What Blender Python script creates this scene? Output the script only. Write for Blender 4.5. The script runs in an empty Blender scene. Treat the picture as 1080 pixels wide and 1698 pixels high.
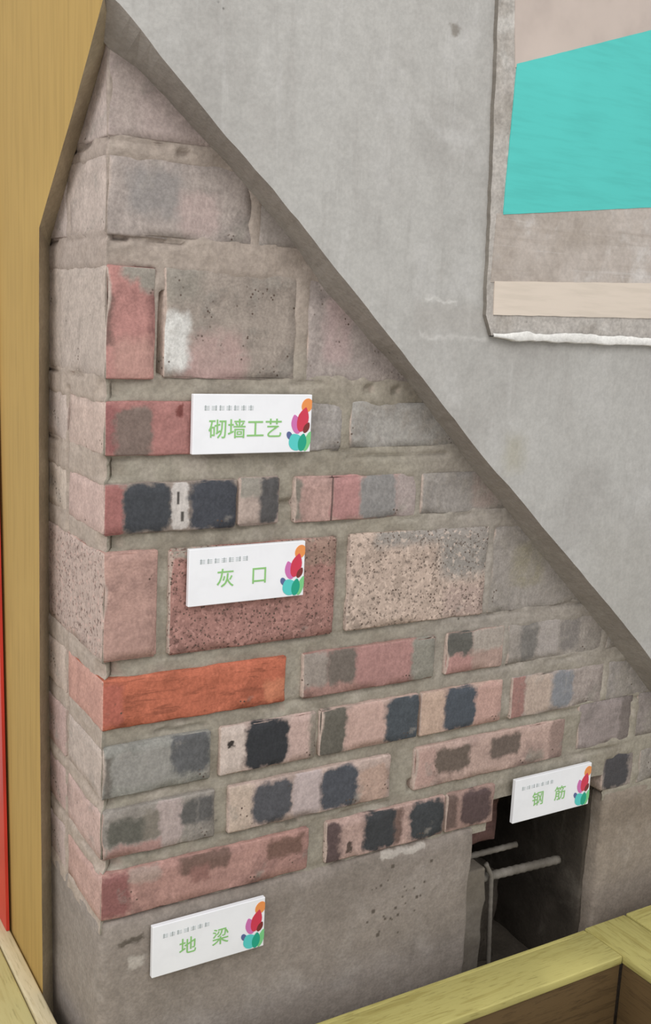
import bpy, bmesh, math, random
import numpy as np
from mathutils import Matrix, Vector

sc = bpy.context.scene
C = sc.collection

# ------------------------------------------------------------------ camera
F_PX = 1743.0
YAW, PITCH, ROLL = 0.5455, 0.1807, 0.04763
CAM = np.array([-0.34187, -0.98509, 1.04148])
def cam_axes():
    fwd = np.array([math.sin(YAW)*math.cos(PITCH), math.cos(YAW)*math.cos(PITCH), -math.sin(PITCH)])
    r = np.array([math.cos(YAW), -math.sin(YAW), 0.0]); u = np.cross(r, fwd)
    r2 = r*math.cos(ROLL)+u*math.sin(ROLL); u2 = -r*math.sin(ROLL)+u*math.cos(ROLL)
    return r2, u2, fwd
CR, CU, CF = cam_axes()
cd = bpy.data.cameras.new('camera'); cam = bpy.data.objects.new('camera', cd); C.objects.link(cam)
cd.sensor_fit = 'VERTICAL'; cd.sensor_height = 24.0; cd.sensor_width = 24.0
cd.lens = F_PX/1698.0*24.0; cd.clip_start = 0.02
M = Matrix.Identity(4)
for i in range(3):
    M[i][0], M[i][1], M[i][2], M[i][3] = CR[i], CU[i], -CF[i], CAM[i]
cam.matrix_world = M
sc.camera = cam

# ------------------------------------------------------------------ light
w = bpy.data.worlds.new('World'); sc.world = w; w.use_nodes = True
bg = w.node_tree.nodes['Background']; bg.inputs[0].default_value = (0.97, 0.985, 1.0, 1); bg.inputs[1].default_value = 0.74
def area(name, loc, target, sx, sy, power, col=(1, 1, 1)):
    l = bpy.data.lights.new(name, 'AREA'); l.shape = 'RECTANGLE'; l.size = sx; l.size_y = sy; l.energy = power; l.color = col
    o = bpy.data.objects.new(name, l); C.objects.link(o); o.location = loc
    o.rotation_euler = (Vector(target)-Vector(loc)).to_track_quat('-Z', 'Y').to_euler()
    return o
area('ceiling_light_panel', (-0.1, -2.7, 3.0), (0.3, 0.0, 0.8), 2.4, 1.8, 50, (1.0, 0.98, 0.95))
area('side_fill_light', (-2.3, -0.9, 2.7), (0.0, 0.1, 0.8), 1.8, 1.2, 42, (1.0, 0.985, 0.96))  # unseen fill light, added to brighten the left face
sc.view_settings.view_transform = 'Standard'; sc.view_settings.look = 'None'
sc.view_settings.gamma = 1.0; sc.view_settings.use_curve_mapping = False
sc.view_settings.exposure = 0.0

# ------------------------------------------------------------------ helpers
def on_front(px, py, y=0.0):                       # point of the wall plane (depth y) read off the photograph
    d = CR*((px-540)/F_PX) - CU*((py-849)/F_PX) + CF
    return CAM + d*((y-CAM[1])/d[1])
def wall_x(px, z):                                 # x on the brick face for a column at height z
    d0 = np.array([0, 0, z])-CAM
    a = px-540
    return float((F_PX*CR.dot(d0) - a*CF.dot(d0))/(a*CF[0]-F_PX*CR[0]))
def lin(c):
    return tuple((v/255/12.92 if v/255 <= .04045 else ((v/255+.055)/1.055)**2.4) for v in c)+(1,)

_P = np.arange(4096); np.random.RandomState(7).shuffle(_P)
def _h(i, j, k, s):
    return _P[(_P[(_P[(i+s*131) & 4095]+j) & 4095]+k) & 4095]/4095.0
def vnoise(p, s=0):
    p = np.asarray(p, float); i = np.floor(p).astype(int); f = p-i; f = f*f*(3-2*f)
    r = 0
    for a in (0, 1):
        for b in (0, 1):
            for c in (0, 1):
                wgt = (f[:, 0] if a else 1-f[:, 0])*(f[:, 1] if b else 1-f[:, 1])*(f[:, 2] if c else 1-f[:, 2])
                r = r+wgt*_h(i[:, 0]+a, i[:, 1]+b, i[:, 2]+c, s)
    return r*2-1
def fbm(p, s=0, o=3):
    r = 0; a = 1.0; q = np.asarray(p, float)
    for k in range(o):
        r = r+a*vnoise(q, s+k); q = q*2.1+3.7; a *= .5
    return r/1.75

def link(name, me, mat=None, parent=None, loc=(0, 0, 0)):
    o = bpy.data.objects.new(name, me); C.objects.link(o)
    if mat is not None:
        for m in (mat if isinstance(mat, (list, tuple)) else [mat]): me.materials.append(m)
    if parent is not None: o.parent = parent
    o.location = loc
    return o
def tag(o, label=None, cat=None, group=None, kind=None):
    if label: o['label'] = label
    if cat: o['category'] = cat
    if group: o['group'] = group
    if kind: o['kind'] = kind
    return o
def mesh_np(name, v, f, smooth=True, mi=None):
    me = bpy.data.meshes.new(name); me.from_pydata([tuple(map(float, p)) for p in v], [], f)
    if smooth: me.polygons.foreach_set('use_smooth', [True]*len(me.polygons))
    if mi is not None: me.polygons.foreach_set('material_index', mi)
    bm = bmesh.new(); bm.from_mesh(me); bmesh.ops.recalc_face_normals(bm, faces=bm.faces); bm.to_mesh(me); bm.free()
    me.update(); return me

def axis_pts(a, b, r, cell):
    n = max(1, int(round((b-a-2*r)/cell)))
    return np.concatenate([[a, a+r*.45], np.linspace(a+r, b-r, n+1), [b-r*.45, b]])
def block(name, lo, hi, origin, cell=(.009, .03, .009), r=.004, amp=.0012, chip=.004, seed=0, freq=45):
    """rounded, worn block: a lattice over the six faces, edges rounded, surface uneven, edges chipped"""
    A = [axis_pts(lo[k], hi[k], min(r, (hi[k]-lo[k])*.3), cell[k]) for k in range(3)]
    n = [len(a) for a in A]; idx = {}; V = []
    for i in range(n[0]):
        for j in range(n[1]):
            for k in range(n[2]):
                if i in (0, n[0]-1) or j in (0, n[1]-1) or k in (0, n[2]-1):
                    idx[i, j, k] = len(V); V.append((A[0][i], A[1][j], A[2][k]))
    Fs = []
    def quad(a, b, c, d): Fs.append((idx[a], idx[b], idx[c], idx[d]))
    for i in range(n[0]-1):
        for k in range(n[2]-1):
            for j in (0, n[1]-1): quad((i, j, k), (i+1, j, k), (i+1, j, k+1), (i, j, k+1))
        for j in range(n[1]-1):
            for k in (0, n[2]-1): quad((i, j, k), (i+1, j, k), (i+1, j+1, k), (i, j+1, k))
    for j in range(n[1]-1):
        for k in range(n[2]-1):
            for i in (0, n[0]-1): quad((i, j, k), (i, j+1, k), (i, j+1, k+1), (i, j, k+1))
    V = np.array(V); lo = np.array(lo); hi = np.array(hi)
    rr = np.minimum(r, (hi-lo)*.3)
    q = np.clip(V, lo+rr, hi-rr); d = V-q; L = np.linalg.norm(d, axis=1, keepdims=True); L[L == 0] = 1
    nn = d/L; P = q+nn*rr.min()
    edge = ((np.abs(d) > 1e-7).sum(1) >= 2).astype(float)
    disp = fbm(V*freq, seed)*amp + vnoise(V*freq*2.7, seed+9)*amp*.4
    disp -= edge*np.clip(fbm(V*38, seed+5)+.12, 0, 1)*chip
    P = P+nn*disp[:, None]-np.array(origin)
    return mesh_np(name, P, Fs)

# ------------------------------------------------------------------ node materials
def blotch_group():
    g = bpy.data.node_groups.new('patch', 'ShaderNodeTree')
    def sock(n, t, io='INPUT', d=None):
        s = g.interface.new_socket(n, in_out=io, socket_type=t)
        if d is not None: s.default_value = d
    sock('Color', 'NodeSocketColor'); sock('Vector', 'NodeSocketVector'); sock('Centre', 'NodeSocketVector'); sock('Half', 'NodeSocketVector')
    sock('Soft', 'NodeSocketFloat', d=.002); sock('Strength', 'NodeSocketFloat', d=1.0); sock('Round', 'NodeSocketFloat', d=.002); sock('Patch', 'NodeSocketColor'); sock('Out', 'NodeSocketColor', 'OUTPUT')
    N = g.nodes; K = g.links
    i = N.new('NodeGroupInput'); o = N.new('NodeGroupOutput')
    def vm(op, a, b=None):
        n = N.new('ShaderNodeVectorMath'); n.operation = op; K.new(a, n.inputs[0])
        if b is not None: K.new(b, n.inputs[1])
        return n.outputs[0]
    q = vm('SUBTRACT', vm('ABSOLUTE', vm('SUBTRACT', i.outputs['Vector'], i.outputs['Centre'])), i.outputs['Half'])
    s = N.new('ShaderNodeSeparateXYZ'); K.new(q, s.inputs[0])
    def mm(op, a, b=0.0):
        n = N.new('ShaderNodeMath'); n.operation = op; K.new(a, n.inputs[0])
        if isinstance(b, float): n.inputs[1].default_value = b
        else: K.new(b, n.inputs[1])
        return n.outputs[0]
    R_ = i.outputs['Round']                                    # rounded rectangle: distance to a box shrunk by the corner radius
    ax = mm('ADD', s.outputs[0], R_); az = mm('ADD', s.outputs[2], R_)
    bx = mm('MAXIMUM', ax); bz = mm('MAXIMUM', az)
    ln = mm('SQRT', mm('ADD', mm('MULTIPLY', bx, bx), mm('MULTIPLY', bz, bz)))
    inn = mm('MINIMUM', mm('MAXIMUM', ax, az))
    dd = mm('SUBTRACT', mm('ADD', ln, inn), R_)
    dv = N.new('ShaderNodeMath'); dv.operation = 'DIVIDE'; K.new(dd, dv.inputs[0]); K.new(i.outputs['Soft'], dv.inputs[1])
    mr = N.new('ShaderNodeMapRange'); mr.interpolation_type = 'SMOOTHSTEP'; K.new(dv.outputs[0], mr.inputs[0])
    for k, v in ((1, 1.0), (2, -1.0), (3, 0.0), (4, 1.0)): mr.inputs[k].default_value = v
    ml = N.new('ShaderNodeMath'); ml.operation = 'MULTIPLY'; K.new(mr.outputs[0], ml.inputs[0]); K.new(i.outputs['Strength'], ml.inputs[1])
    m = N.new('ShaderNodeMix'); m.data_type = 'RGBA'; K.new(ml.outputs[0], m.inputs[0]); K.new(i.outputs['Color'], m.inputs[6]); K.new(i.outputs['Patch'], m.inputs[7])
    K.new(m.outputs[2], o.inputs[0])
    return g
PATCH = blotch_group()

class Mat:
    def __init__(s, name, rough=.9, spec=.2):
        s.m = bpy.data.materials.new(name); s.m.use_nodes = True; s.t = s.m.node_tree; s.N = s.t.nodes; s.K = s.t.links
        s.b = s.N['Principled BSDF']; s.b.inputs['Roughness'].default_value = rough; s.b.inputs['Specular IOR Level'].default_value = spec
        tc = s.N.new('ShaderNodeTexCoord'); s.co = tc.outputs['Object']; s.nrm = tc.outputs['Normal']; s.col = None; s.hs = []
    def rgb(s, c):
        n = s.N.new('ShaderNodeRGB'); n.outputs[0].default_value = lin(c); return n.outputs[0]
    def noise(s, scale, detail=4, rough=.55, co=None, stretch=None, dist=0.0, color=False):
        n = s.N.new('ShaderNodeTexNoise'); n.inputs['Scale'].default_value = scale; n.inputs['Detail'].default_value = detail
        n.inputs['Roughness'].default_value = rough; n.inputs['Distortion'].default_value = dist
        c = co or s.co
        if stretch:
            mp = s.N.new('ShaderNodeMapping'); mp.inputs['Scale'].default_value = stretch; s.K.new(c, mp.inputs[0]); c = mp.outputs[0]
        s.K.new(c, n.inputs['Vector']); return n.outputs['Color' if color else 0]
    def ramp(s, v, a, b, lo=0.0, hi=1.0):
        n = s.N.new('ShaderNodeMapRange'); n.interpolation_type = 'SMOOTHSTEP'; s.K.new(v, n.inputs[0])
        for k, x in ((1, a), (2, b), (3, lo), (4, hi)): n.inputs[k].default_value = x
        return n.outputs[0]
    def math(s, op, a, b):
        n = s.N.new('ShaderNodeMath'); n.operation = op
        for k, v in enumerate((a, b)):
            if isinstance(v, (int, float)): n.inputs[k].default_value = v
            else: s.K.new(v, n.inputs[k])
        return n.outputs[0]
    def mix(s, fac, c, mode='MIX'):
        n = s.N.new('ShaderNodeMix'); n.data_type = 'RGBA'; n.blend_type = mode
        if isinstance(fac, (int, float)): n.inputs[0].default_value = fac
        else: s.K.new(fac, n.inputs[0])
        s.K.new(s.col, n.inputs[6])
        if isinstance(c, tuple): n.inputs[7].default_value = lin(c)
        else: s.K.new(c, n.inputs[7])
        s.col = n.outputs[2]
    def warp(s, scale, amt):
        n = s.noise(scale, 3, .6, color=True)
        sub = s.N.new('ShaderNodeVectorMath'); sub.operation = 'SUBTRACT'; s.K.new(n, sub.inputs[0]); sub.inputs[1].default_value = (.5, .5, .5)
        sca = s.N.new('ShaderNodeVectorMath'); sca.operation = 'SCALE'; s.K.new(sub.outputs[0], sca.inputs[0]); sca.inputs['Scale'].default_value = amt
        add = s.N.new('ShaderNodeVectorMath'); add.operation = 'ADD'; s.K.new(s.co, add.inputs[0]); s.K.new(sca.outputs[0], add.inputs[1])
        return add.outputs[0]
    def patch(s, vec, x0, x1, z0, z1, c, soft=.003, strength=1.0, grow=0.0):
        n = s.N.new('ShaderNodeGroup'); n.node_tree = PATCH
        s.K.new(s.col, n.inputs['Color']); s.K.new(vec, n.inputs['Vector'])
        n.inputs['Centre'].default_value = ((x0+x1)/2, 0, (z0+z1)/2); n.inputs['Half'].default_value = ((x1-x0)/2+grow, 0, (z1-z0)/2+grow)
        n.inputs['Soft'].default_value = soft; n.inputs['Round'].default_value = .55*min(abs(x1-x0), abs(z1-z0))/2; n.inputs['Patch'].default_value = lin(c)
        if isinstance(strength, (int, float)): n.inputs['Strength'].default_value = strength
        else: s.K.new(strength, n.inputs['Strength'])
        s.col = n.outputs[0]
    def speck(s, scale, amt):
        n = s.noise(scale, 2, .6); n = s.ramp(n, .3, .7, 1-amt, 1+amt*.6)
        cb = s.N.new('ShaderNodeCombineColor')
        for k in range(3): s.K.new(n, cb.inputs[k])
        s.mix(1.0, cb.outputs[0], 'MULTIPLY')
    def pits(s, scale, size, gate, c, gscale=30):
        v = s.N.new('ShaderNodeTexVoronoi'); v.inputs['Scale'].default_value = scale; s.K.new(s.co, v.inputs['Vector'])
        p = s.ramp(v.outputs['Distance'], size, size*.45)
        g = s.ramp(s.noise(gscale, 2), gate, gate+.08); p = s.math('MULTIPLY', p, g)
        s.mix(p, c); return p
    def bump(s, h, strength, dist=.002):
        s.hs.append((h, strength, dist))
    def done(s):
        s.K.new(s.col, s.b.inputs['Base Color']); prev = None
        for h, st, d in s.hs:
            b = s.N.new('ShaderNodeBump'); b.inputs['Strength'].default_value = st; b.inputs['Distance'].default_value = d; s.K.new(h, b.inputs['Height'])
            if prev is not None: s.K.new(prev, b.inputs['Normal'])
            prev = b.outputs[0]
        if prev is not None: s.K.new(prev, s.b.inputs['Normal'])
        return s.m

CEMENT = (153, 146, 138)
def mute(c, k=.66):
    l = (.3*c[0]+.59*c[1]+.11*c[2])*1.045+1
    return tuple(int(max(0, min(255, l+(v-l)*k))) for v in c)
def brick_mat(name, base, side, patches, pits=.2, smear=.3, streak=False, sidepits=False):
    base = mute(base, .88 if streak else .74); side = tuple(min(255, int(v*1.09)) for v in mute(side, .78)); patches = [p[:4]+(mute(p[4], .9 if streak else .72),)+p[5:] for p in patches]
    m = Mat(name, .92, .15); m.col = m.rgb(base)
    dark = tuple(int(v*.86) for v in base); light = tuple(min(255, int(v*1.08+6)) for v in base)
    m.mix(m.ramp(m.noise(28, 4), .42, .68), dark); m.mix(m.ramp(m.noise(60, 3), .55, .72, 0, .7), light)
    if streak: m.mix(m.ramp(m.noise(40, 4, .7, stretch=(.5, 1, 3.2), dist=.6), .52, .62, 0, .75), tuple(int(v*.78) for v in base))
    sx = m.N.new('ShaderNodeSeparateXYZ'); m.K.new(m.nrm, sx.inputs[0])
    front = m.ramp(sx.outputs[1], -.35, -.7)
    wv = m.warp(75, .018)
    wf = m.warp(130, .010)
    for k, p in enumerate(patches):
        x0, x1, z0, z1, c = p[:5]; soft = p[5] if len(p) > 5 else .004
        m.patch(wv if soft > .0025 else wf if soft > .0012 else m.co, x0, x1, z0, z1, c, soft, front, .0016 if soft >= .004 else 0.0)
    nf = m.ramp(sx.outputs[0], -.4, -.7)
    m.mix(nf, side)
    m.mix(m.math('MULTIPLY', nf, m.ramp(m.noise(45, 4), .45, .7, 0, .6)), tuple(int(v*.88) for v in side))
    sn = m.noise(26, 5, .65)
    m.mix(m.ramp(sn, .66-.36*smear, .80-.30*smear, 0, .55+.3*smear), CEMENT)
    p = m.pits(190, .30, .66-.28*pits, (92, 78, 70)); m.speck(330, .14); m.speck(95, .10)
    if pits > .5 or sidepits:
        k = nf if sidepits else 1.0
        sp = m.noise(230, 2, .6); m.mix(m.math('MULTIPLY', m.ramp(sp, .57, .64, 0, .75), k), tuple(int(v*.58) for v in base)); m.mix(m.math('MULTIPLY', m.ramp(m.noise(170, 2, .6), .56, .66, 0, .45), k), tuple(min(255, int(v*1.12+14)) for v in base))
    m.bump(p, -.5, .0015); m.bump(m.noise(160, 4, .7), .5, .0012)
    return m.done()

def cement_mat(name, base, dark, light, seed=0, patches=(), pits=.25, brush=None, bump=.4, speck=.08, rough=.92, scale=1.0, side=None):
    m = Mat(name, rough, .2); m.col = m.rgb(base)
    m.mix(m.ramp(m.noise(7*scale, 5, .6), .42, .68, 0, .8), dark); m.mix(m.ramp(m.noise(11*scale, 5, .62, dist=.4), .5, .72, 0, .8), light)
    if brush:
        b = m.noise(30, 4, .65, stretch=brush); m.mix(m.ramp(b, .55, .7, 0, .45), dark); m.mix(m.ramp(b, .42, .3, 0, .4), light)
        m.bump(b, .18, .001)
    if side:
        sx = m.N.new('ShaderNodeSeparateXYZ'); m.K.new(m.nrm, sx.inputs[0]); m.mix(m.ramp(sx.outputs[0], -.3, -.8, 0, .8), side)
    wv = m.warp(60, .02)
    for p in patches: m.patch(wv if (len(p) < 6 or p[5] > .0015) else m.co, *p[:4], p[4], p[5] if len(p) > 5 else .004, p[6] if len(p) > 6 else 1.0)
    if pits: 
        q = m.pits(120, .25, .72-.2*pits, tuple(int(v*.55) for v in dark), 18); m.bump(q, -.5, .002)
    m.speck(260, speck); m.speck(75, speck*.8); m.bump(m.noise(90, 5, .7), bump, .0015)
    return m.done()

def paint_mat(name, c, var=.05, rough=.6, spec=.3, brush=(1, 1, 12)):
    m = Mat(name, rough, spec); m.col = m.rgb(c)
    m.mix(m.ramp(m.noise(14, 4, .6, stretch=brush), .4, .7, 0, .8), tuple(max(0, int(v*(1-var))) for v in c))
    m.mix(m.ramp(m.noise(5, 3), .5, .75, 0, .6), tuple(min(255, int(v*(1+var*.6)+3)) for v in c))
    m.bump(m.noise(60, 4), .15, .0008)
    return m.done()

def wood_mat(name, c, d, along='x'):
    m = Mat(name, .6, .35); m.col = m.rgb(c)
    st = (1.2, 14, 14) if along == 'x' else (14, 1.2, 14)
    g = m.noise(9, 5, .6, stretch=st, dist=1.2); m.mix(m.ramp(g, .48, .66, 0, .75), d)
    g2 = m.noise(30, 3, .6, stretch=st); m.mix(m.ramp(g2, .56, .68, 0, .6), tuple(int(v*.85) for v in d))
    m.mix(m.ramp(m.noise(6, 3), .52, .72, 0, .55), tuple(min(255, int(v*1.1)+4) for v in c))
    v = m.N.new('ShaderNodeTexVoronoi'); v.inputs['Scale'].default_value = 22; m.K.new(m.co, v.inputs['Vector'])
    m.mix(m.ramp(v.outputs['Distance'], .13, .03, 0, .25), tuple(int(x*.7) for x in d))
    m.bump(g2, .2, .0008)
    return m.done()

# ------------------------------------------------------------------ setting: floor
floor_m = cement_mat('floor_screed', (196, 190, 182), (184, 178, 170), (206, 200, 192), pits=0)
fl = link('floor', mesh_np('floor', [(-4, -5, -.02), (4, -5, -.02), (4, 1.2, -.02), (-4, 1.2, -.02), (-4, -5, 0), (4, -5, 0), (4, 1.2, 0), (-4, 1.2, 0)],
    [(0, 1, 2, 3), (4, 5, 6, 7), (0, 1, 5, 4), (1, 2, 6, 5), (2, 3, 7, 6), (3, 0, 4, 7)], False), floor_m)
tag(fl, 'pale floor under the wall display', None, None, 'structure')

# ------------------------------------------------------------------ setting: brick wall (mortar bed, bricks, ground beam, plaster, finish)
INNER = [(0.003, 1.274), (0.03, 1.262), (0.073, 1.228), (0.122, 1.189), (0.196, 1.123), (0.247, 1.067), (0.351, 0.982), (0.456, 0.877), (0.526, 0.813), (0.609, 0.734), (0.711, 0.64), (0.775, 0.577), (1.40, -0.02)]
IX = [p[0] for p in INNER]; IZ = [p[1] for p in INNER]
TF, TL = .045, .020
HOLE = (.508, .742, .10, .428)
def smooth(a, b, v):
    t = np.clip((v-a)/(b-a), 0, 1); return t*t*(3-2*t)

mortar_m = cement_mat('mortar', (156, 149, 136), (138, 130, 117), (172, 163, 152), pits=.2, bump=.7, speck=.12, scale=2.2, side=(180, 164, 152),
    patches=[(-.1, .5, 1.00, 1.5, (166, 152, 143), .06, .75), (.40, .9, .60, 1.1, (160, 152, 145), .08, .7)])
wall = link('wall_front', bpy.data.meshes.new('mortar_bed'), mortar_m)
tag(wall, 'grey mortar bed of the exposed brick wall corner', None, None, 'structure')
def slab(name, lo, hi, mat, parent, r=.003, cell=.05, amp=0, chip=0, seed=1, freq=20):
    o0 = ((lo[0]+hi[0])/2, (lo[1]+hi[1])/2, lo[2])
    return link(name, block(name, lo, hi, o0, (cell, cell, cell), r, amp, chip, seed, freq), mat, parent, o0)
core_m = cement_mat('rough_infill', (120, 112, 102), (100, 92, 84), (138, 130, 120), pits=.3)
slab('rubble_core', (.03, .16, .475), (1.36, .34, 1.385), core_m, wall)

COURSE = {1: (.400, .453), 2: (.469, .525), 3: (.539, .596), 4: (.614, .668), 5: (.688, .802), 6: (.820, .872), 7: (.900, .954), 8: (.976, 1.084), 9: (1.112, 1.186), 10: (1.199, 1.31)}
PALE = (178, 154, 142)
B = []   # course, px0, px1, length along the side face (0: not at the corner), base colour, side colour, patches, pits, smear
def add(c, p0, p1, L, base, side, patches=(), pits=.2, smear=.25, **k): B.append((c, p0, p1, L, base, side, patches, pits, smear, k))
add(1, 165, 512, .113, (182, 132, 120), (180, 142, 130), [(167, 213, .08, .95, (148, 90, 86)), (300, 378, .62, 1, (124, 92, 80)), (318, 345, .45, .7, (150, 102, 92)), (442, 500, .5, .88, (126, 90, 78)), (215, 262, .7, 1.0, (168, 138, 126))], .15, .15)
add(1, 540, 737, 0, (186, 150, 138), PALE, [(538, 563, 0, .95, (98, 78, 76)), (604, 657, .05, 1, (66, 67, 70)), (657, 664, .1, .9, (120, 92, 82)), (681, 735, .05, .95, (68, 70, 73)), (574, 584, .15, .4, (92, 74, 66), .002)], .2, .12)
add(1, 740, 820, 0, (165, 130, 118), PALE, [(738, 757, .1, .95, (112, 88, 80)), (766, 812, .1, .95, (94, 74, 72))], .1, .2)
add(1, 999, 1050, 0, (152, 138, 130), PALE, [(1003, 1040, .05, 1, (80, 77, 80))], .1, .2)
add(1, 1058, 1230, 0, (150, 140, 132), PALE, [], .2, .6)
add(2, 168, 357, .113, (150, 140, 130), (182, 152, 140), [(178, 247, .3, .72, (100, 97, 88)), (262, 300, 0, 1, (176, 156, 150)), (302, 326, .4, .85, (98, 95, 92)), (330, 353, .42, .9, (98, 96, 94)), (178, 265, 0, .2, (176, 130, 122)), (240, 262, .3, .8, (128, 118, 106))], .25, .35)
add(2, 379, 648, 0, (188, 160, 148), PALE, [(377, 416, 0, 1, (192, 168, 148)), (421, 481, .1, .92, (86, 86, 92)), (487, 530, 0, 1, (186, 166, 162)), (534, 591, .05, .95, (80, 83, 92)), (598, 640, 0, .8, (186, 150, 132))], .3, .2)
add(2, 688, 936, 0, (188, 154, 140), PALE, [(723, 778, .28, .82, (112, 95, 84)), (815, 862, .38, .85, (112, 96, 86)), (878, 902, .1, .3, (150, 134, 120)), (913, 938, 0, 1, (154, 124, 114)), (690, 720, .1, .9, (186, 146, 134))], .15, .2)
add(2, 958, 1048, 0, (154, 138, 134), PALE, [(1030, 1048, 0, 1, (124, 112, 106))], .15, .3, z=(.472, .541))
add(2, 1054, 1260, 0, (150, 138, 132), PALE, [], .2, .6, z=(.472, .541))
add(3, 168, 350, .113, (144, 140, 133), (176, 158, 146), [(286, 346, .25, 1.05, (96, 96, 98)), (172, 182, .1, .8, (110, 102, 94)), (190, 280, .2, .8, (146, 142, 136))], .25, .35)
add(3, 365, 525, 0, (188, 160, 148), PALE, [(363, 404, 0, 1, (198, 178, 165)), (409, 477, .02, .98, (58, 60, 63)), (481, 515, 0, 1, (192, 158, 147)), (378, 388, .55, .7, (66, 58, 54), .0015), (516, 526, 0, 1, (150, 136, 120))], .2, .12)
add(3, 530, 694, 0, (190, 158, 145), PALE, [(529, 572, 0, 1, (104, 98, 86)), (575, 636, 0, 1, (197, 157, 144)), (641, 696, 0, 1, (78, 84, 92))], .15, .12)
add(3, 698, 833, 0, (190, 156, 140), PALE, [(698, 735, 0, 1, (194, 160, 138)), (739, 788, .02, .98, (80, 86, 96)), (791, 831, 0, 1, (194, 148, 134))], .15, .12)
add(3, 848, 1000, 0, (164, 150, 142), PALE, [(847, 868, 0, 1, (164, 116, 106)), (871, 911, .05, 1, (184, 158, 142)), (918, 948, .1, .95, (132, 134, 139))], .15, .4)
add(3, 1006, 1220, 0, (154, 145, 138), PALE, [], .15, .7)
add(4, 168, 474, .113, (192, 106, 80), (186, 136, 120), [(168, 200, .1, .9, (176, 100, 84)), (440, 474, .1, .5, (196, 122, 92))], .05, .0, streak=True)
add(4, 502, 722, 0, (172, 126, 116), PALE, [(502, 541, .25, 1, (152, 138, 126)), (543, 590, .25, 1, (118, 105, 95)), (593, 682, .05, 1, (178, 124, 117)), (685, 722, 0, 1, (142, 137, 123))], .2, .2, )
add(4, 740, 835, 0, (180, 146, 133), PALE, [(741, 782, .45, 1, (98, 95, 88)), (741, 782, 0, .4, (184, 130, 122)), (785, 833, .5, 1, (166, 152, 140))], .3, .2)
add(4, 842, 1000, 0, (158, 147, 138), PALE, [(864, 890, .1, 1, (122, 117, 111)), (895, 925, .1, 1, (166, 156, 148)), (930, 960, .2, .9, (134, 126, 121))], .1, .5)
add(4, 1006, 1180, 0, (152, 144, 137), PALE, [], .1, .7)
add(5, 168, 261, .215, (184, 139, 126), (176, 152, 140), [], .25, .08, sidepits=True)
add(5, 281, 556, 0, (174, 120, 109), PALE, [(281, 556, .92, 1.05, (150, 138, 122)), (440, 556, .75, 1, (160, 124, 108))], .95, .06)
add(5, 577, 806, 0, (194, 168, 150), PALE, [(730, 812, .45, 1.1, (152, 144, 135), .012), (620, 812, .86, 1.1, (156, 146, 137), .008), (740, 812, 0, .35, (178, 150, 138), .01)], .75, .12)
add(5, 813, 1010, 0, (156, 146, 138), PALE, [(850, 900, .3, .75, (150, 140, 118), .008)], .25, .65)
add(5, 1018, 1150, 0, (154, 146, 139), PALE, [], .2, .7)
add(6, 167, 393, .113, (150, 134, 122), (184, 154, 144), [(167, 203, 0, 1, (168, 100, 95)), (207, 282, .05, .96, (70, 72, 78)), (285, 313, .05, 1, (194, 184, 177), .0018), (317, 392, .03, 1, (72, 74, 82)), (293, 297, .55, .8, (80, 74, 70), .001), (300, 305, .2, .4, (90, 84, 78), .001)], .12, .06)
add(6, 396, 463, 0, (180, 157, 145), PALE, [(432, 460, .05, 1, (88, 85, 85)), (396, 430, .6, 1.0, (148, 140, 128))], .15, .2)
add(6, 488, 690, 0, (186, 144, 134), PALE, [(486, 498, .1, .9, (128, 118, 106)), (552, 595, .05, 1, (184, 126, 122)), (549, 552, 0, 1, (110, 84, 78), .0008), (599, 656, 0, 1, (138, 134, 132)), (659, 692, 0, 1, (168, 150, 144))], .15, .2)
add(6, 695, 870, 0, (152, 144, 137), PALE, [(785, 835, .1, 1, (162, 142, 132), .006)], .15, .6)
add(7, 167, 410, .113, (178, 115, 108), (182, 157, 145), [(167, 192, .1, .95, (158, 92, 90)), (193, 250, -.1, .85, (128, 106, 97)), (292, 303, .7, .95, (130, 66, 60), .002)], .15, .06)
add(7, 418, 568, 0, (160, 152, 147), PALE, [], .2, .5)
add(7, 579, 790, 0, (163, 157, 151), PALE, [], .15, .6)
add(8, 172, 258, .215, (186, 124, 116), (172, 156, 144), [(170, 185, .3, .75, (130, 92, 84)), (205, 262, .90, 1.1, (150, 140, 128), .005), (232, 262, .80, 1.1, (150, 140, 128), .005), (190, 258, .0, .35, (190, 136, 124), .008)], .2, .05)
add(8, 272, 492, 0, (158, 143, 131), PALE, [(300, 405, -.1, .30, (184, 146, 140), .012), (330, 400, .1, .42, (176, 144, 136), .012), (270, 312, .1, .60, (206, 202, 197), .006), (260, 330, .72, 1.1, (146, 136, 124), .01)], .5, .45)
add(8, 508, 700, 0, (166, 150, 144), PALE, [(540, 580, .2, .8, (176, 150, 146), .008)], .45, .35)
add(9, 174, 420, .113, (168, 152, 144), (176, 158, 148), [(215, 300, .3, .85, (146, 138, 134), .01), (300, 360, .1, .6, (176, 152, 146), .008)], .15, .35)
add(9, 430, 560, 0, (158, 146, 138), PALE, [], .2, .6)
add(10, 178, 420, .113, (174, 154, 147), (172, 154, 146), [(190, 230, .0, 1, (168, 150, 142), .01)], .1, .4)

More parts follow.
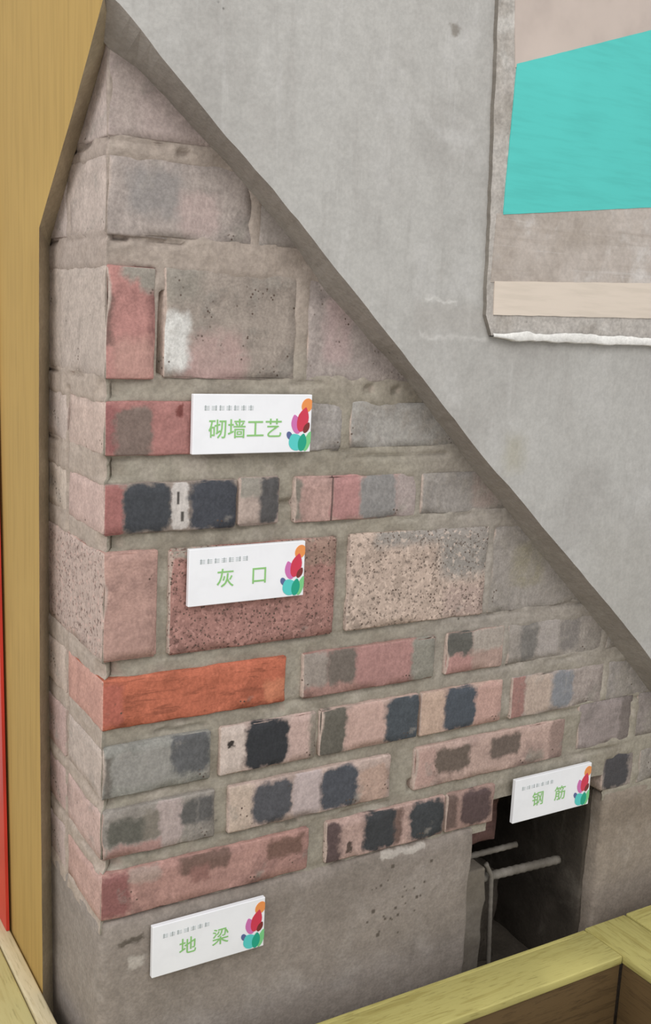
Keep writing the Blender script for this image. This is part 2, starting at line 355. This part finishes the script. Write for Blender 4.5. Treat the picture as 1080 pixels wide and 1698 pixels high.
rnd = random.Random(4); RF = []; RL = []
for n, (c, p0, p1, L, base, side, patches, pits, smear, k) in enumerate(B):
    z0, z1 = k.get('z', COURSE[c]); zm = (z0+z1)/2
    x0 = 0.0 if L else wall_x(p0, zm); x1 = wall_x(p1, zm)
    dz = rnd.uniform(-.001, .001); proud = rnd.uniform(-.0012, .0004)
    if L: proud = -.0005
    depth = L if L else .11
    o0 = ((x0+x1)/2, 0.0, z0+dz); RF.append((x0, x1, z0, z1))
    if L: RL.append((0, L, z0, z1))
    ps = []
    for p in patches:
        q = (wall_x(p[0], zm)-o0[0], wall_x(p[1], zm)-o0[0], p[2]*(z1-z0), p[3]*(z1-z0), p[4])
        ps.append(q+tuple(p[5:]))
    mat = brick_mat('brick_face.%02d' % n, base, side, ps, pits, smear, k.get('streak', False), k.get('sidepits', False))
    lo = (x0, proud, z0+dz); hi = (x1, depth, z1+dz)
    me = block('brick', lo, hi, o0, (.009, .012 if L else .05, .009), .0024, .0011, .0045, seed=n*3+1)
    link('brick', me, mat, wall, o0)
# second bricks of the side face
for n, c in enumerate((1, 2, 3, 4, 6, 7, 9)):
    z0, z1 = COURSE[c]; o0 = (0, .122, z0); RL.append((.122, .335, z0, z1))
    mat = brick_mat('side_brick_face.%d' % n, (176, 152, 140), ((172, 152, 142), (176, 146, 138), (172, 142, 134), (178, 158, 144), (184, 166, 150), (176, 158, 148), (170, 154, 146))[n], [], .3, .3)
    link('brick', block('brick', (rnd.uniform(-.001, .001), .122, z0), (.105, .335, z1), o0, (.05, .012, .010), .0024, .0013, .0045, seed=200+n), mat, wall, o0)


def mortar_bed(rf, rl):
    """uneven bed: recessed in the lower joints, flush and smeared over the brick edges towards the slanting cut"""
    st = .003
    xs = np.arange(0, 1.30, st); ys = np.arange(100, -1, -1)*st; zs = np.arange(.385, 1.385, st); nz = len(zs)
    def inside(u, z, rects):
        r = np.full_like(u, 0.0)
        for a0, a1, b0, b1 in rects:
            r = np.maximum(r, np.minimum(np.minimum(u-a0, a1-u), np.minimum(z-b0, b1-z)))
        return r
    def sheet(us, side):
        U, Z = np.meshgrid(us, zs, indexing='ij'); u = U.ravel(); z = Z.ravel()
        P3 = np.stack([u if side == 'F' else -u, np.zeros_like(u), z], 1)
        if side == 'F':
            d = np.interp(u, IX, IZ)-z
            deep = smooth(.07, .30, d)*(1-.45*smooth(.55, .75, u))
            rec = -.0012+.0062*deep
            rec = np.where((u > .0545) & (u < .0615) & (z > .982) & (z < 1.062), .022, rec)
        else:
            deep = .3*smooth(1.1, .8, z); rec = -.0006+.0025*deep
            rec = np.where((u > .1135) & (u < .121) & (z < .96), .006, rec)
        rec = rec - fbm(P3*60, 3)*.0022 - fbm(P3*19, 11)*.0014
        gate = smooth(-.15, .35, fbm(P3*np.array([22, 1, 6]), 21))
        for c, (z0, z1) in COURSE.items():
            wob = fbm(np.stack([u*30, u*0+c, u*0], 1), 23)*.0015
            rec = rec+.0042*gate*np.exp(-((z-(z0-.0025+wob))/.0022)**2)*(1.0 if c not in (1,) else .5)
        for b0, b1, dp in ((.669, .687, .012), (.803, .819, .008), (.454, .468, .012), (.876, .898, .007), (.526, .538, .006), (.957, .975, .006)):
            rec = rec+dp*smooth(.032, .006, u+.004*vnoise(P3*70, 41))*smooth(b0-.002, b0+.002, z)*smooth(b1+.002, b1-.002, z)*(1.0 if side == 'F' else .6)
        if side == 'F':
            for a0, a1, b0, b1, dp in CRACKS:
                rec = rec+dp*smooth(a0-.002, a0+.002, u)*smooth(a1+.002, a1-.002, u)*smooth(b0-.0015, b0+.0015, z+.0012*vnoise(P3*80, 43))*smooth(b1+.0015, b1-.0015, z+.0012*vnoise(P3*80, 43))
        rec = rec+np.minimum(inside(u, z, rf if side == 'F' else rl)*.42, .012)
        rec = np.maximum(rec, -.0022)
        v = u+rec*np.exp(-u/.008)
        if side == 'F': P = np.stack([v, rec, z], 1)
        else: P = np.stack([rec, v, z], 1)
        A, Bk = np.meshgrid(np.arange(len(us)-1), np.arange(nz-1), indexing='ij'); A = A.ravel(); Bk = Bk.ravel()
        if side == 'F':
            x = us[A]+st/2; zz = zs[Bk]+st/2; keep = ~((x > .532) & (x < HOLE[1]) & (zz < HOLE[3])); A = A[keep]; Bk = Bk[keep]
        i = A*nz+Bk
        return P, np.stack([i, i+nz, i+nz+1, i+1], 1)
    PL, FL = sheet(ys, 'L'); PF, FF = sheet(xs, 'F')
    l0 = (len(ys)-1)*nz; f0 = len(PL); b = np.arange(nz-1)
    FC = np.stack([l0+b, f0+b, f0+b+1, l0+b+1], 1)
    V = np.concatenate([PL, PF]); Fs = np.concatenate([FL, FF+f0, FC])
    me = wall.data; me.from_pydata(V.tolist(), [], Fs.tolist()); me.polygons.foreach_set('use_smooth', [True]*len(me.polygons)); me.update()
# open cracks and voids in the bed: x0, x1, z0, z1, depth
CRACKS = [(.000, .022, 1.106, 1.111, .008), (.042, .080, 1.105, 1.109, .006), (.028, .050, 1.077, 1.083, .007), (.070, .082, 1.190, 1.197, .006), (.30, .31, .963, .972, .007), (.335, .345, .962, .97, .006), (.28, .42, .889, .894, .004),
          (.19, .2165, .838, .846, .008), (.2685, .2745, .70, .80, .005), (.398, .405, .468, .482, .012), (.226, .242, .459, .466, .008), (.43, .50, .668, .684, -.001), (.20, .215, .60, .612, .006), (.06, .12, .597, .603, .005), (.44, .79, .531, .536, .004), (.30, .37, .455, .461, .004)]
mortar_bed(RF, RL)

# ground beam
_r = random.Random(12); PITS = []                       # cluster of blow holes in the concrete
for k in range(26):
    cx = .385+_r.gauss(0, .022); cz = .31+_r.gauss(0, .035); r_ = _r.uniform(.0008, .0022)*(1.5 if k < 4 else 1)
    PITS.append((cx-r_, cx+r_, cz-r_, cz+r_, (84, 76, 68), .0012, .85))
beam_m = cement_mat('beam_concrete', (148, 138, 130), (130, 121, 113), (162, 153, 146), pits=.1, bump=.6, speck=.12,
    patches=PITS+[(.36, .43, .385, .395, (176, 168, 160), .002), (.02, .05, .365, .372, (100, 92, 84), .002), (.03, .05, .335, .35, (176, 168, 160), .003)])
jamb_m = cement_mat('jamb_concrete', (152, 140, 128), (132, 120, 108), (168, 158, 148), pits=.1, bump=.6, speck=.12)
deep_m = cement_mat('shaded_hole_concrete', (80, 73, 65), (60, 54, 47), (100, 93, 84), pits=.4, bump=.9, scale=2)  # concrete inside the hole, shade of the recess put into its darker colour
beam = link('ground_beam', block('ground_beam', (.0, .0, .0), (HOLE[0], .34, .397), (0, 0, 0), (.018, .03, .018), .006, .0016, .004, 31, 16), beam_m, wall)
tag(beam, 'grey concrete ground beam')
def hole_part(name, lo, hi, mat, seed, amp=.003, cell=.015, chip=.003): return slab(name, lo, hi, mat, beam, .004, cell, amp, chip, seed, 30)
hole_part('jamb', (HOLE[1], .0, .0), (1.36, .34, .397), jamb_m, 41, .0016, .02)
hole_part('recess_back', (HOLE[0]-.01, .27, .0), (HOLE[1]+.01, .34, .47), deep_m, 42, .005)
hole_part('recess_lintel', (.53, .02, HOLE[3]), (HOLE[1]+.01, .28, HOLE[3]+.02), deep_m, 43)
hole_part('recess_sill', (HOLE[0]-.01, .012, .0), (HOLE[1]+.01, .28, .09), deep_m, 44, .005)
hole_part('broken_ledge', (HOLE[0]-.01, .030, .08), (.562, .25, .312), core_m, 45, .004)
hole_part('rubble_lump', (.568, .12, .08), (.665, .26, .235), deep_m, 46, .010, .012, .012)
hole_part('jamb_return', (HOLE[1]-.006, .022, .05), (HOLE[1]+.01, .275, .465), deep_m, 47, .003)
brk = brick_mat('broken_brick_face', (112, 78, 72), (120, 84, 76), [], .3, .1)
o0 = (.552, .035, .345)
link('broken_brick', block('broken_brick', (.525, .035, .345), (.580, .12, .425), o0, (.01, .02, .01), .006, .003, .008, 48), brk, beam, o0)

rebar_m = cement_mat('rebar_steel', (122, 116, 108), (98, 92, 84), (142, 136, 128), pits=0, rough=.6)
def tube(pts, r, rib=.0, seg=10, step=.004):
    P = [Vector(p) for p in pts]; out = []
    for a, b in zip(P[:-1], P[1:]):
        n = max(2, int((b-a).length/step))
        out += [a.lerp(b, i/n) for i in range(n)]
    out.append(P[-1]); V = []; Fs = []
    for i, p in enumerate(out):
        t = (out[min(i+1, len(out)-1)]-out[max(i-1, 0)]).normalized()
        a = t.orthogonal().normalized() if abs(t.x) < .9 else t.cross(Vector((0, 0, 1))).normalized(); b = t.cross(a)
        if abs(t.x) < .9: a = Vector((1, 0, 0)); b = t.cross(a).normalized(); a = b.cross(t).normalized()
        rr = r+(rib if i % 3 == 0 else 0)
        for k in range(seg):
            an = 2*math.pi*k/seg; q = p+a*(rr*math.cos(an))+b*(rr*math.sin(an)); V.append(tuple(q))
    for i in range(len(out)-1):
        for k in range(seg):
            Fs.append((i*seg+k, i*seg+(k+1) % seg, (i+1)*seg+(k+1) % seg, (i+1)*seg+k))
    Fs.append(tuple(range(seg))); Fs.append(tuple(range((len(out)-1)*seg, len(out)*seg)))
    return mesh_np('rebar', V, Fs)
a1 = on_front(790, 1416, .06); a2 = on_front(856, 1400, .06)
link('rebar', tube([a1-np.array([.05, 0, 0]), a2], .0042, .0006), rebar_m, beam)
a1 = on_front(792, 1455, .045); a2 = on_front(926, 1425, .045)
link('rebar', tube([a1-np.array([.05, 0, 0]), a2], .0062, .0007), rebar_m, beam)
a1 = on_front(806, 1432, .034); a2 = on_front(815, 1452, .034); a3 = on_front(810, 1600, .034)
link('stirrup_wire', tube([a1, a2, a3], .0032, .0003), rebar_m, beam)

# plaster on the front face: cut along the slanting edge
OUTER = [on_front(x, y, -TF)[[0, 2]] for x, y in [(230, 45), (280, 110), (370, 220), (450, 310), (540, 423), (660, 575), (805, 762), (860, 825), (907, 883), (1010, 1003), (1063, 1070)]]
XL = -.0168
OUTER = [(XL, 1.310), (-.006, 1.303)]+[tuple(p) for p in OUTER]
s0 = OUTER[-1]; OUTER.append((1.42, s0[1]-(1.42-s0[0])*.96))
INN = [(XL, 1.292)]+INNER[:-1]+[(1.42, INNER[-2][1]-(1.42-INNER[-2][0])*.95)]
def resample(pts, n, amp, seed):
    p = np.array(pts); d = np.r_[0, np.cumsum(np.linalg.norm(np.diff(p, axis=0), axis=1))]; s = np.linspace(0, d[-1], n)
    q = np.stack([np.interp(s, d, p[:, 0]), np.interp(s, d, p[:, 1])], 1)
    j = fbm(np.stack([s*45, s*0, s*0], 1), seed)*amp
    j[0] = j[-1] = 0
    q[:, 1] += j; q[:, 0] += j*.7
    return q
plaster_m = cement_mat('grey_plaster', (176, 174, 170), (163, 160, 156), (186, 184, 181), pits=.02, brush=(2.2, 1, .25), bump=.35, speck=.06,
    patches=[(.275, .283, 1.372, 1.386, (120, 114, 106), .003, .8), (.352, .362, 1.338, 1.352, (128, 122, 114), .003, .8), (.345, .385, 1.068, 1.071, (214, 212, 208), .0025, .6), (.34, .43, 1.027, 1.031, (204, 201, 197), .003, .45),
             (.33, .425, 1.035, 1.066, (170, 166, 161), .008, .5), (.47, .50, .875, .915, (156, 150, 128), .012, .45), (.62, .78, .62, .80, (170, 167, 161), .05, .6)])
raw_m = cement_mat('cut_plaster_edge', (156, 149, 142), (142, 135, 128), (164, 158, 151), pits=.25, bump=.8)  # raw cut cement, darkened further to carry the shade of the down-facing edge
NP = 150
fo = resample(OUTER, NP, .0009, 60); bo = resample(INN, NP, .0012, 61)
V = [(p[0], -TF, p[1]) for p in fo]+[(1.42, -TF, 2.05), (XL, -TF, 2.05)]
n1 = len(V); V += [(p[0], 0.0, p[1]) for p in bo]+[(1.42, 0, 2.05), (XL, 0, 2.05)]
Fs = [tuple(range(n1)), tuple(range(n1, 2*n1))]+[(i, (i+1) % n1, n1+(i+1) % n1, n1+i) for i in range(n1)]
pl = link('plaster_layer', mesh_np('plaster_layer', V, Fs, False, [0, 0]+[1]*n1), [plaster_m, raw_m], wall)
pl['label'] = 'smooth light grey cement plaster cut off along a slanting edge'

# painted finish coats at the right
coat_m = cement_mat('sandy_base_coat', (180, 174, 168), (152, 145, 137), (194, 190, 185), pits=.5, bump=.8, speck=.14, scale=2.5)
edge_m = cement_mat('coat_edge', (132, 126, 118), (112, 106, 100), (146, 140, 132), pits=0)
yF = -TF
def sheet_poly(name, pts, y0, y1, mats, parent, jag=0, seed=1, n=60):
    if jag:
        q = []
        for i in range(len(pts)):
            a = np.array(pts[i]); b = np.array(pts[(i+1) % len(pts)]); m = max(2, int(np.linalg.norm(b-a)/.006))
            for k in range(m):
                p = a+(b-a)*k/m; j = fbm(np.array([[p[0]*90, p[1]*90, 0]]), seed)[0]*jag
                q.append((p[0]+j, p[1]+j))
        pts = q
    k = len(pts); V = [(p[0], y0, p[1]) for p in pts]+[(p[0], y1, p[1]) for p in pts]
    Fs = [tuple(range(k)), tuple(range(k, 2*k))]+[(i, (i+1) % k, k+(i+1) % k, k+i) for i in range(k)]
    return link(name, mesh_np(name, V, Fs, False, [0, 0]+[1]*k), mats, parent)
def fxz(px, py): p = on_front(px, py, yF-.006); return (float(p[0]), float(p[2]))
RX = 1.42
base_pts = [fxz(827, 0), fxz(812, 400), fxz(806, 522), fxz(816, 556), (RX, fxz(816, 556)[1]), (RX, 2.05), (fxz(827, 0)[0]-.012, 2.05)]
coat = sheet_poly('finish_coat', base_pts, yF-.006, yF+.004, [coat_m, edge_m], wall, .0012, 71)
coat['label'] = 'sandy base coat carrying pink, turquoise and beige paint bands'
pink_m = paint_mat('pink_beige_paint', (190, 176, 167), .07, .55, .3, (1, 1, 1))
teal_m = paint_mat('turquoise_paint', (82, 193, 186), .05, .5, .35)
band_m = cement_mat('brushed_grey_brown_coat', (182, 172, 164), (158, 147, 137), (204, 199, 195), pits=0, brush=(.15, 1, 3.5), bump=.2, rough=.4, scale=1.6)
beige_m = paint_mat('beige_paint', (212, 199, 185), .05, .5, .35)
gyp_m = cement_mat('white_putty', (236, 234, 230), (222, 220, 216), (244, 243, 240), pits=0, bump=.8)
def line_to(pa, pb):                     # carry a band edge on to the right beyond the picture
    a = fxz(*pa); b = fxz(*pb); s = (b[1]-a[1])/(b[0]-a[0]); return [a, (RX, a[1]+s*(RX-a[0]))], s
tt, _ = line_to((857, 106), (1080, 50)); tb, _ = line_to((834, 356), (1080, 344)); bt, _ = line_to((820, 466), (1080, 470)); bb, _ = line_to((818, 522), (1080, 528))
y1 = yF-.006; e = .0006
tl = fxz(857, 106); tz = fxz(854, 0)
sheet_poly('turquoise_band', [tb[0], fxz(845, 235), tt[0], tt[1], tb[1]][::-1], y1-e*2, y1+.001, [teal_m, teal_m], coat, .0004, 73)
sheet_poly('pink_band', [(tl[0]-.002, tl[1]-.004), tz, (tz[0]-.01, 2.05), (RX, 2.05), (RX, tt[1][1]-.004)], y1-e, y1+.001, [pink_m, pink_m], coat, .0004, 74)
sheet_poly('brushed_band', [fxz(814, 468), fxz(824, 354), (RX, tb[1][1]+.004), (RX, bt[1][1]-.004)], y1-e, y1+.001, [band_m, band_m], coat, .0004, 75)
sheet_poly('beige_band', [bb[0], bt[0], bt[1], bb[1]], y1-e*2, y1+.001, [beige_m, beige_m], coat, .0006, 76)
# ragged ridge of white putty along the lower edge
zb = fxz(816, 556)[1]; xs = np.linspace(fxz(816, 556)[0], RX, 200); V = []; Fs = []
r1 = fbm(np.stack([xs*60, xs*0, xs*0], 1), 81); r2 = fbm(np.stack([xs*70, xs*0+5, xs*0], 1), 82)
gr = smooth(xs[0], xs[0]+.05, xs)
for i, x in enumerate(xs):
    h = (.0050+.0026*r1[i])*(.35+.65*gr[i]); dn = (.0052+.0022*r2[i])*(.35+.7*gr[i])
    V += [(x, y1-.0015-.0008*r1[i], zb+h), (x, y1-.0042-.001*r2[i], zb-dn*.75), (x, y1-.0020, zb-dn), (x, yF+.001, zb-dn-.0002), (x, yF+.001, zb+h)]
for i in range(199):
    for k in range(4): Fs.append((i*5+k, i*5+5+k, i*5+6+k, i*5+1+k))
link('putty_ridge', mesh_np('putty_ridge', V, Fs), gyp_m, coat)

# ------------------------------------------------------------------ setting: painted side wall
ochre_m = paint_mat('ochre_paint', (178, 147, 86), .07, .75, .2, (3, 9, .5))
oe_m = cement_mat('ochre_cut_edge', (168, 153, 128), (150, 136, 114), (180, 166, 142), pits=.1, bump=.8)
oo = [(-TF, 1.306), (.050, 1.214), (.154, 1.122), (.157, .90), (.155, .60), (.143, .15)]
oi = [(-.006, 1.290), (.090, 1.200), (.183, 1.110), (.188, .90), (.186, .60), (.168, .15)]
fo = resample(oo, 70, .0009, 91); bo = resample(oi, 70, .0012, 92)
V = [(-TL, p[0], p[1]) for p in fo]+[(-TL, 1.0, .15), (-TL, 1.0, 2.05), (-TL, -TF, 2.05)]
n1 = len(V); V += [(0.0, p[0], p[1]) for p in bo]+[(0, 1.0, .15), (0, 1.0, 2.05), (0, -.006, 2.05)]
Fs = [tuple(range(n1)), tuple(range(n1, 2*n1))]+[(i, (i+1) % n1, n1+(i+1) % n1, n1+i) for i in range(n1)]
wl = link('wall_left', mesh_np('wall_left', V, Fs, False, [0, 0]+[1]*n1), [ochre_m, oe_m])
tag(wl, 'ochre painted plaster of the side wall, cut back at the corner', None, None, 'structure')

# ------------------------------------------------------------------ wooden surround
wx = wood_mat('yellow_wood_lengthwise', (182, 173, 107), (160, 148, 84), 'x')
wy = wood_mat('yellow_wood_crosswise', (182, 173, 107), (160, 148, 84), 'y')
wp = wood_mat('pale_wood', (192, 182, 128), (178, 165, 110), 'y')
ws = wood_mat('pale_wood_strip', (206, 192, 158), (188, 172, 132), 'y')
wd = wood_mat('shaded_inner_wood', (100, 80, 52), (80, 63, 40), 'x')  # inner boards: shade inside the box painted in as a darker wood colour
wdy = wood_mat('shaded_inner_wood_side', (100, 80, 52), (80, 63, 40), 'y')
fr = bpy.data.objects.new('wooden_surround', None); C.objects.link(fr); fr.location = (.3, -.08, 0)
tag(fr, 'yellow wooden surround boxed around the foot of the brick wall', 'surround')
def board(name, lo, hi, mat, r=.002, seed=1):
    o0 = ((lo[0]+hi[0])/2, (lo[1]+hi[1])/2, lo[2])
    o = link(name, block(name, lo, hi, o0, (.08, .08, .08), r, .0003, .0006, seed, 8), mat, fr, (o0[0]-.3, o0[1]+.08, o0[2]))
    return o
ZT = .235
board('rail', (-.02, -.124, ZT-.012), (.672, -.061, ZT), wx, .002, 101)
board('lip_strip', (-.02, -.0605, ZT-.03), (.672, -.052, ZT-.002), wx, .002, 102)
board('rail', (.673, -.75, ZT-.012), (.750, -.052, ZT), wy, .002, 103)
board('rail', (.753, -.124, ZT-.012), (1.36, -.052, ZT+.001), wx, .002, 104)
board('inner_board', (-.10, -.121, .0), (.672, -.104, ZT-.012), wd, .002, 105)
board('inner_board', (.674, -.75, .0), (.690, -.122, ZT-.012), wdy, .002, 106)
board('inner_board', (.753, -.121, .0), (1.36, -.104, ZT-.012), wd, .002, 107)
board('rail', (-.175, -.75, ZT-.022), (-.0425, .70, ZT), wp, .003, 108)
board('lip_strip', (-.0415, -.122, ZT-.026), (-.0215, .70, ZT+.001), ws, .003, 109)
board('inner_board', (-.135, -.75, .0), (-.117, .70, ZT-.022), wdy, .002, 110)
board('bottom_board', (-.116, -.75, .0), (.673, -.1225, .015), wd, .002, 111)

# ------------------------------------------------------------------ red board against the side wall
red_m = paint_mat('red_board', (198, 56, 46), .12, .45, .4, (3, 3, .6))
e0 = [(.286, ZT+.0015), (.320, .866), (.358, 1.60), (.95, 1.60), (.95, ZT+.0015)]
V = [(-.0275, p[0], p[1]) for p in e0]+[(-.0235, p[0], p[1]) for p in e0]
rb = link('red_board', mesh_np('red_board', V, [tuple(range(5)), tuple(range(5, 10))]+[(i, (i+1) % 5, 5+(i+1) % 5, 5+i) for i in range(5)], False), red_m)
tag(rb, 'glossy red board leaning against the ochre side wall', 'board')

# ------------------------------------------------------------------ signs
def flat_mat(name, c, rough=.45, spec=.3):
    m = Mat(name, rough, spec); m.col = m.rgb(c); m.mix(m.ramp(m.noise(40, 3), .4, .7, 0, .5), tuple(int(v*.97) for v in c)); return m.done()
white_m = flat_mat('white_foam_board', (238, 239, 243)); green_m = flat_mat('green_print', (142, 196, 122)); greyp_m = flat_mat('grey_print', (186, 194, 194))
LOGO = {'orange_petal': (232, 148, 84), 'red_petal': (206, 62, 84), 'magenta_petal': (206, 116, 178), 'maroon_overlap': (120, 52, 50), 'blue_petal': (92, 104, 148), 'turquoise_petal': (88, 200, 196), 'teal_overlap': (36, 160, 132), 'green_petal': (122, 200, 134)}
LM = {k: flat_mat('print_'+k, v) for k, v in LOGO.items()}
def ell(cx, cz, rx, rz, rot, n=22, tip=0.0):
    out = []
    for i in range(n):
        a = 2*math.pi*i/n; u = rx*math.cos(a); v = rz*math.sin(a)
        if tip: u *= 1-tip*max(0, math.sin(a))**2
        c, s = math.cos(rot), math.sin(rot); out.append((cx+u*c-v*s, cz+u*s+v*c))
    return out
def decal(name, polys, y, mat, parent):
    V = []; Fs = []
    for p in polys:
        k = len(V); V += [(a, y, b) for a, b in p]; m = len(p); V += [(a, y+.0003, b) for a, b in p]
        Fs.append(tuple(range(k, k+m))); Fs += [(k+i, k+(i+1) % m, k+m+(i+1) % m, k+m+i) for i in range(m)]
    return link(name, mesh_np(name, V, Fs, False), mat, parent)
def text_mesh(s, size, weight):
    cu = bpy.data.curves.new('lettering', 'FONT'); cu.body = s; cu.size = size; cu.offset = weight*.4; cu.align_x = 'CENTER'; cu.align_y = 'CENTER'; cu.extrude = .00012; cu.resolution_u = 3
    o = bpy.data.objects.new('lettering', cu); C.objects.link(o); bpy.context.view_layer.update()
    me = bpy.data.meshes.new_from_object(o.evaluated_get(bpy.context.evaluated_depsgraph_get())); bpy.data.objects.remove(o)
    me.transform(Matrix.Rotation(math.pi/2, 4, 'X')); return me
W, H, T = .138, .0615, .006
def sign(x0, z0, text, label, size=.0215, wide=True, seed=0, y=-.0035):
    root = bpy.data.objects.new('sign_plate', None); C.objects.link(root); root.location = (x0+W/2, y, z0)
    tag(root, label, 'sign', 'white craft signs on the brick wall')
    me = block('board', (-W/2, -T, 0), (W/2, 0, H), (0, 0, 0), (.07, .003, .03), .0008, 0, 0, seed)
    for p in me.polygons: p.use_smooth = False
    link('board', me, white_m, root)
    yf = -T-.0003
    if wide:
        link('lettering', text_mesh(text, size, .0002), green_m, root, (-.009, yf, .0245))
    else:
        for k, ch in enumerate(text): link('lettering', text_mesh(ch, size, .0002), green_m, root, (-.027+.040*k, yf, .0265))
    rs = random.Random(seed); polys = []                 # the small illegible grey line above the title
    for k in range(7):
        gx = -.057+k*.0083; gz = .0455
        for t in range(3): polys.append([(gx, gz+t*.0017), (gx+.0058, gz+t*.0017), (gx+.0058, gz+t*.0017+.0006), (gx, gz+t*.0017+.0006)])
        ox = rs.choice((.001, .0026, .0045)); polys.append([(gx+ox, gz-.0006), (gx+ox+.0007, gz-.0006), (gx+ox+.0007, gz+.005), (gx+ox, gz+.005)])
    decal('small_lettering', polys, yf, greyp_m, root)
    lg = bpy.data.objects.new('logo', None); C.objects.link(lg); lg.parent = root; lg.location = (W/2, 0, 0)
    def clip(p): return [(min(a, -.0002), max(b, .0006)) for a, b in p]
    shapes = [('orange_petal', ell(-.0060, .0500, .0065, .0078, -.5)), ('magenta_petal', ell(-.0185, .0300, .0060, .0105, .25, tip=.5)), ('red_petal', ell(-.0105, .0350, .0068, .0135, -.25, tip=.6)),
              ('maroon_overlap', ell(-.0058, .0262, .0034, .0062, -.5, tip=.4)), ('blue_petal', ell(-.0262, .0180, .0032, .0046, .5)), ('turquoise_petal', ell(-.0185, .0110, .0085, .0095, .55, tip=.3)),
              ('green_petal', ell(-.0040, .0115, .0038, .0110, -.3, tip=.3)), ('teal_overlap', ell(-.0105, .0105, .0052, .0095, -.15, tip=.4))]
    for k, (nm, p) in enumerate(shapes): decal(nm, [clip(p)], yf-.00004*k, LM[nm], lg)
    return root
sign(.0890, .9005, '砌墙工艺', 'white sign with four green characters, topmost, on the red brick course', seed=1)
sign(.0885, .7405, '灰口', 'white sign with two green characters on the speckled red brick on edge', wide=False, seed=2)
sign(.5640, .3935, '钢筋', 'white sign with two green characters above the dark hole with bars', wide=False, seed=3)
sign(.0560, .3225, '地梁', 'white sign with two green characters on the grey concrete ground beam', wide=False, seed=4)
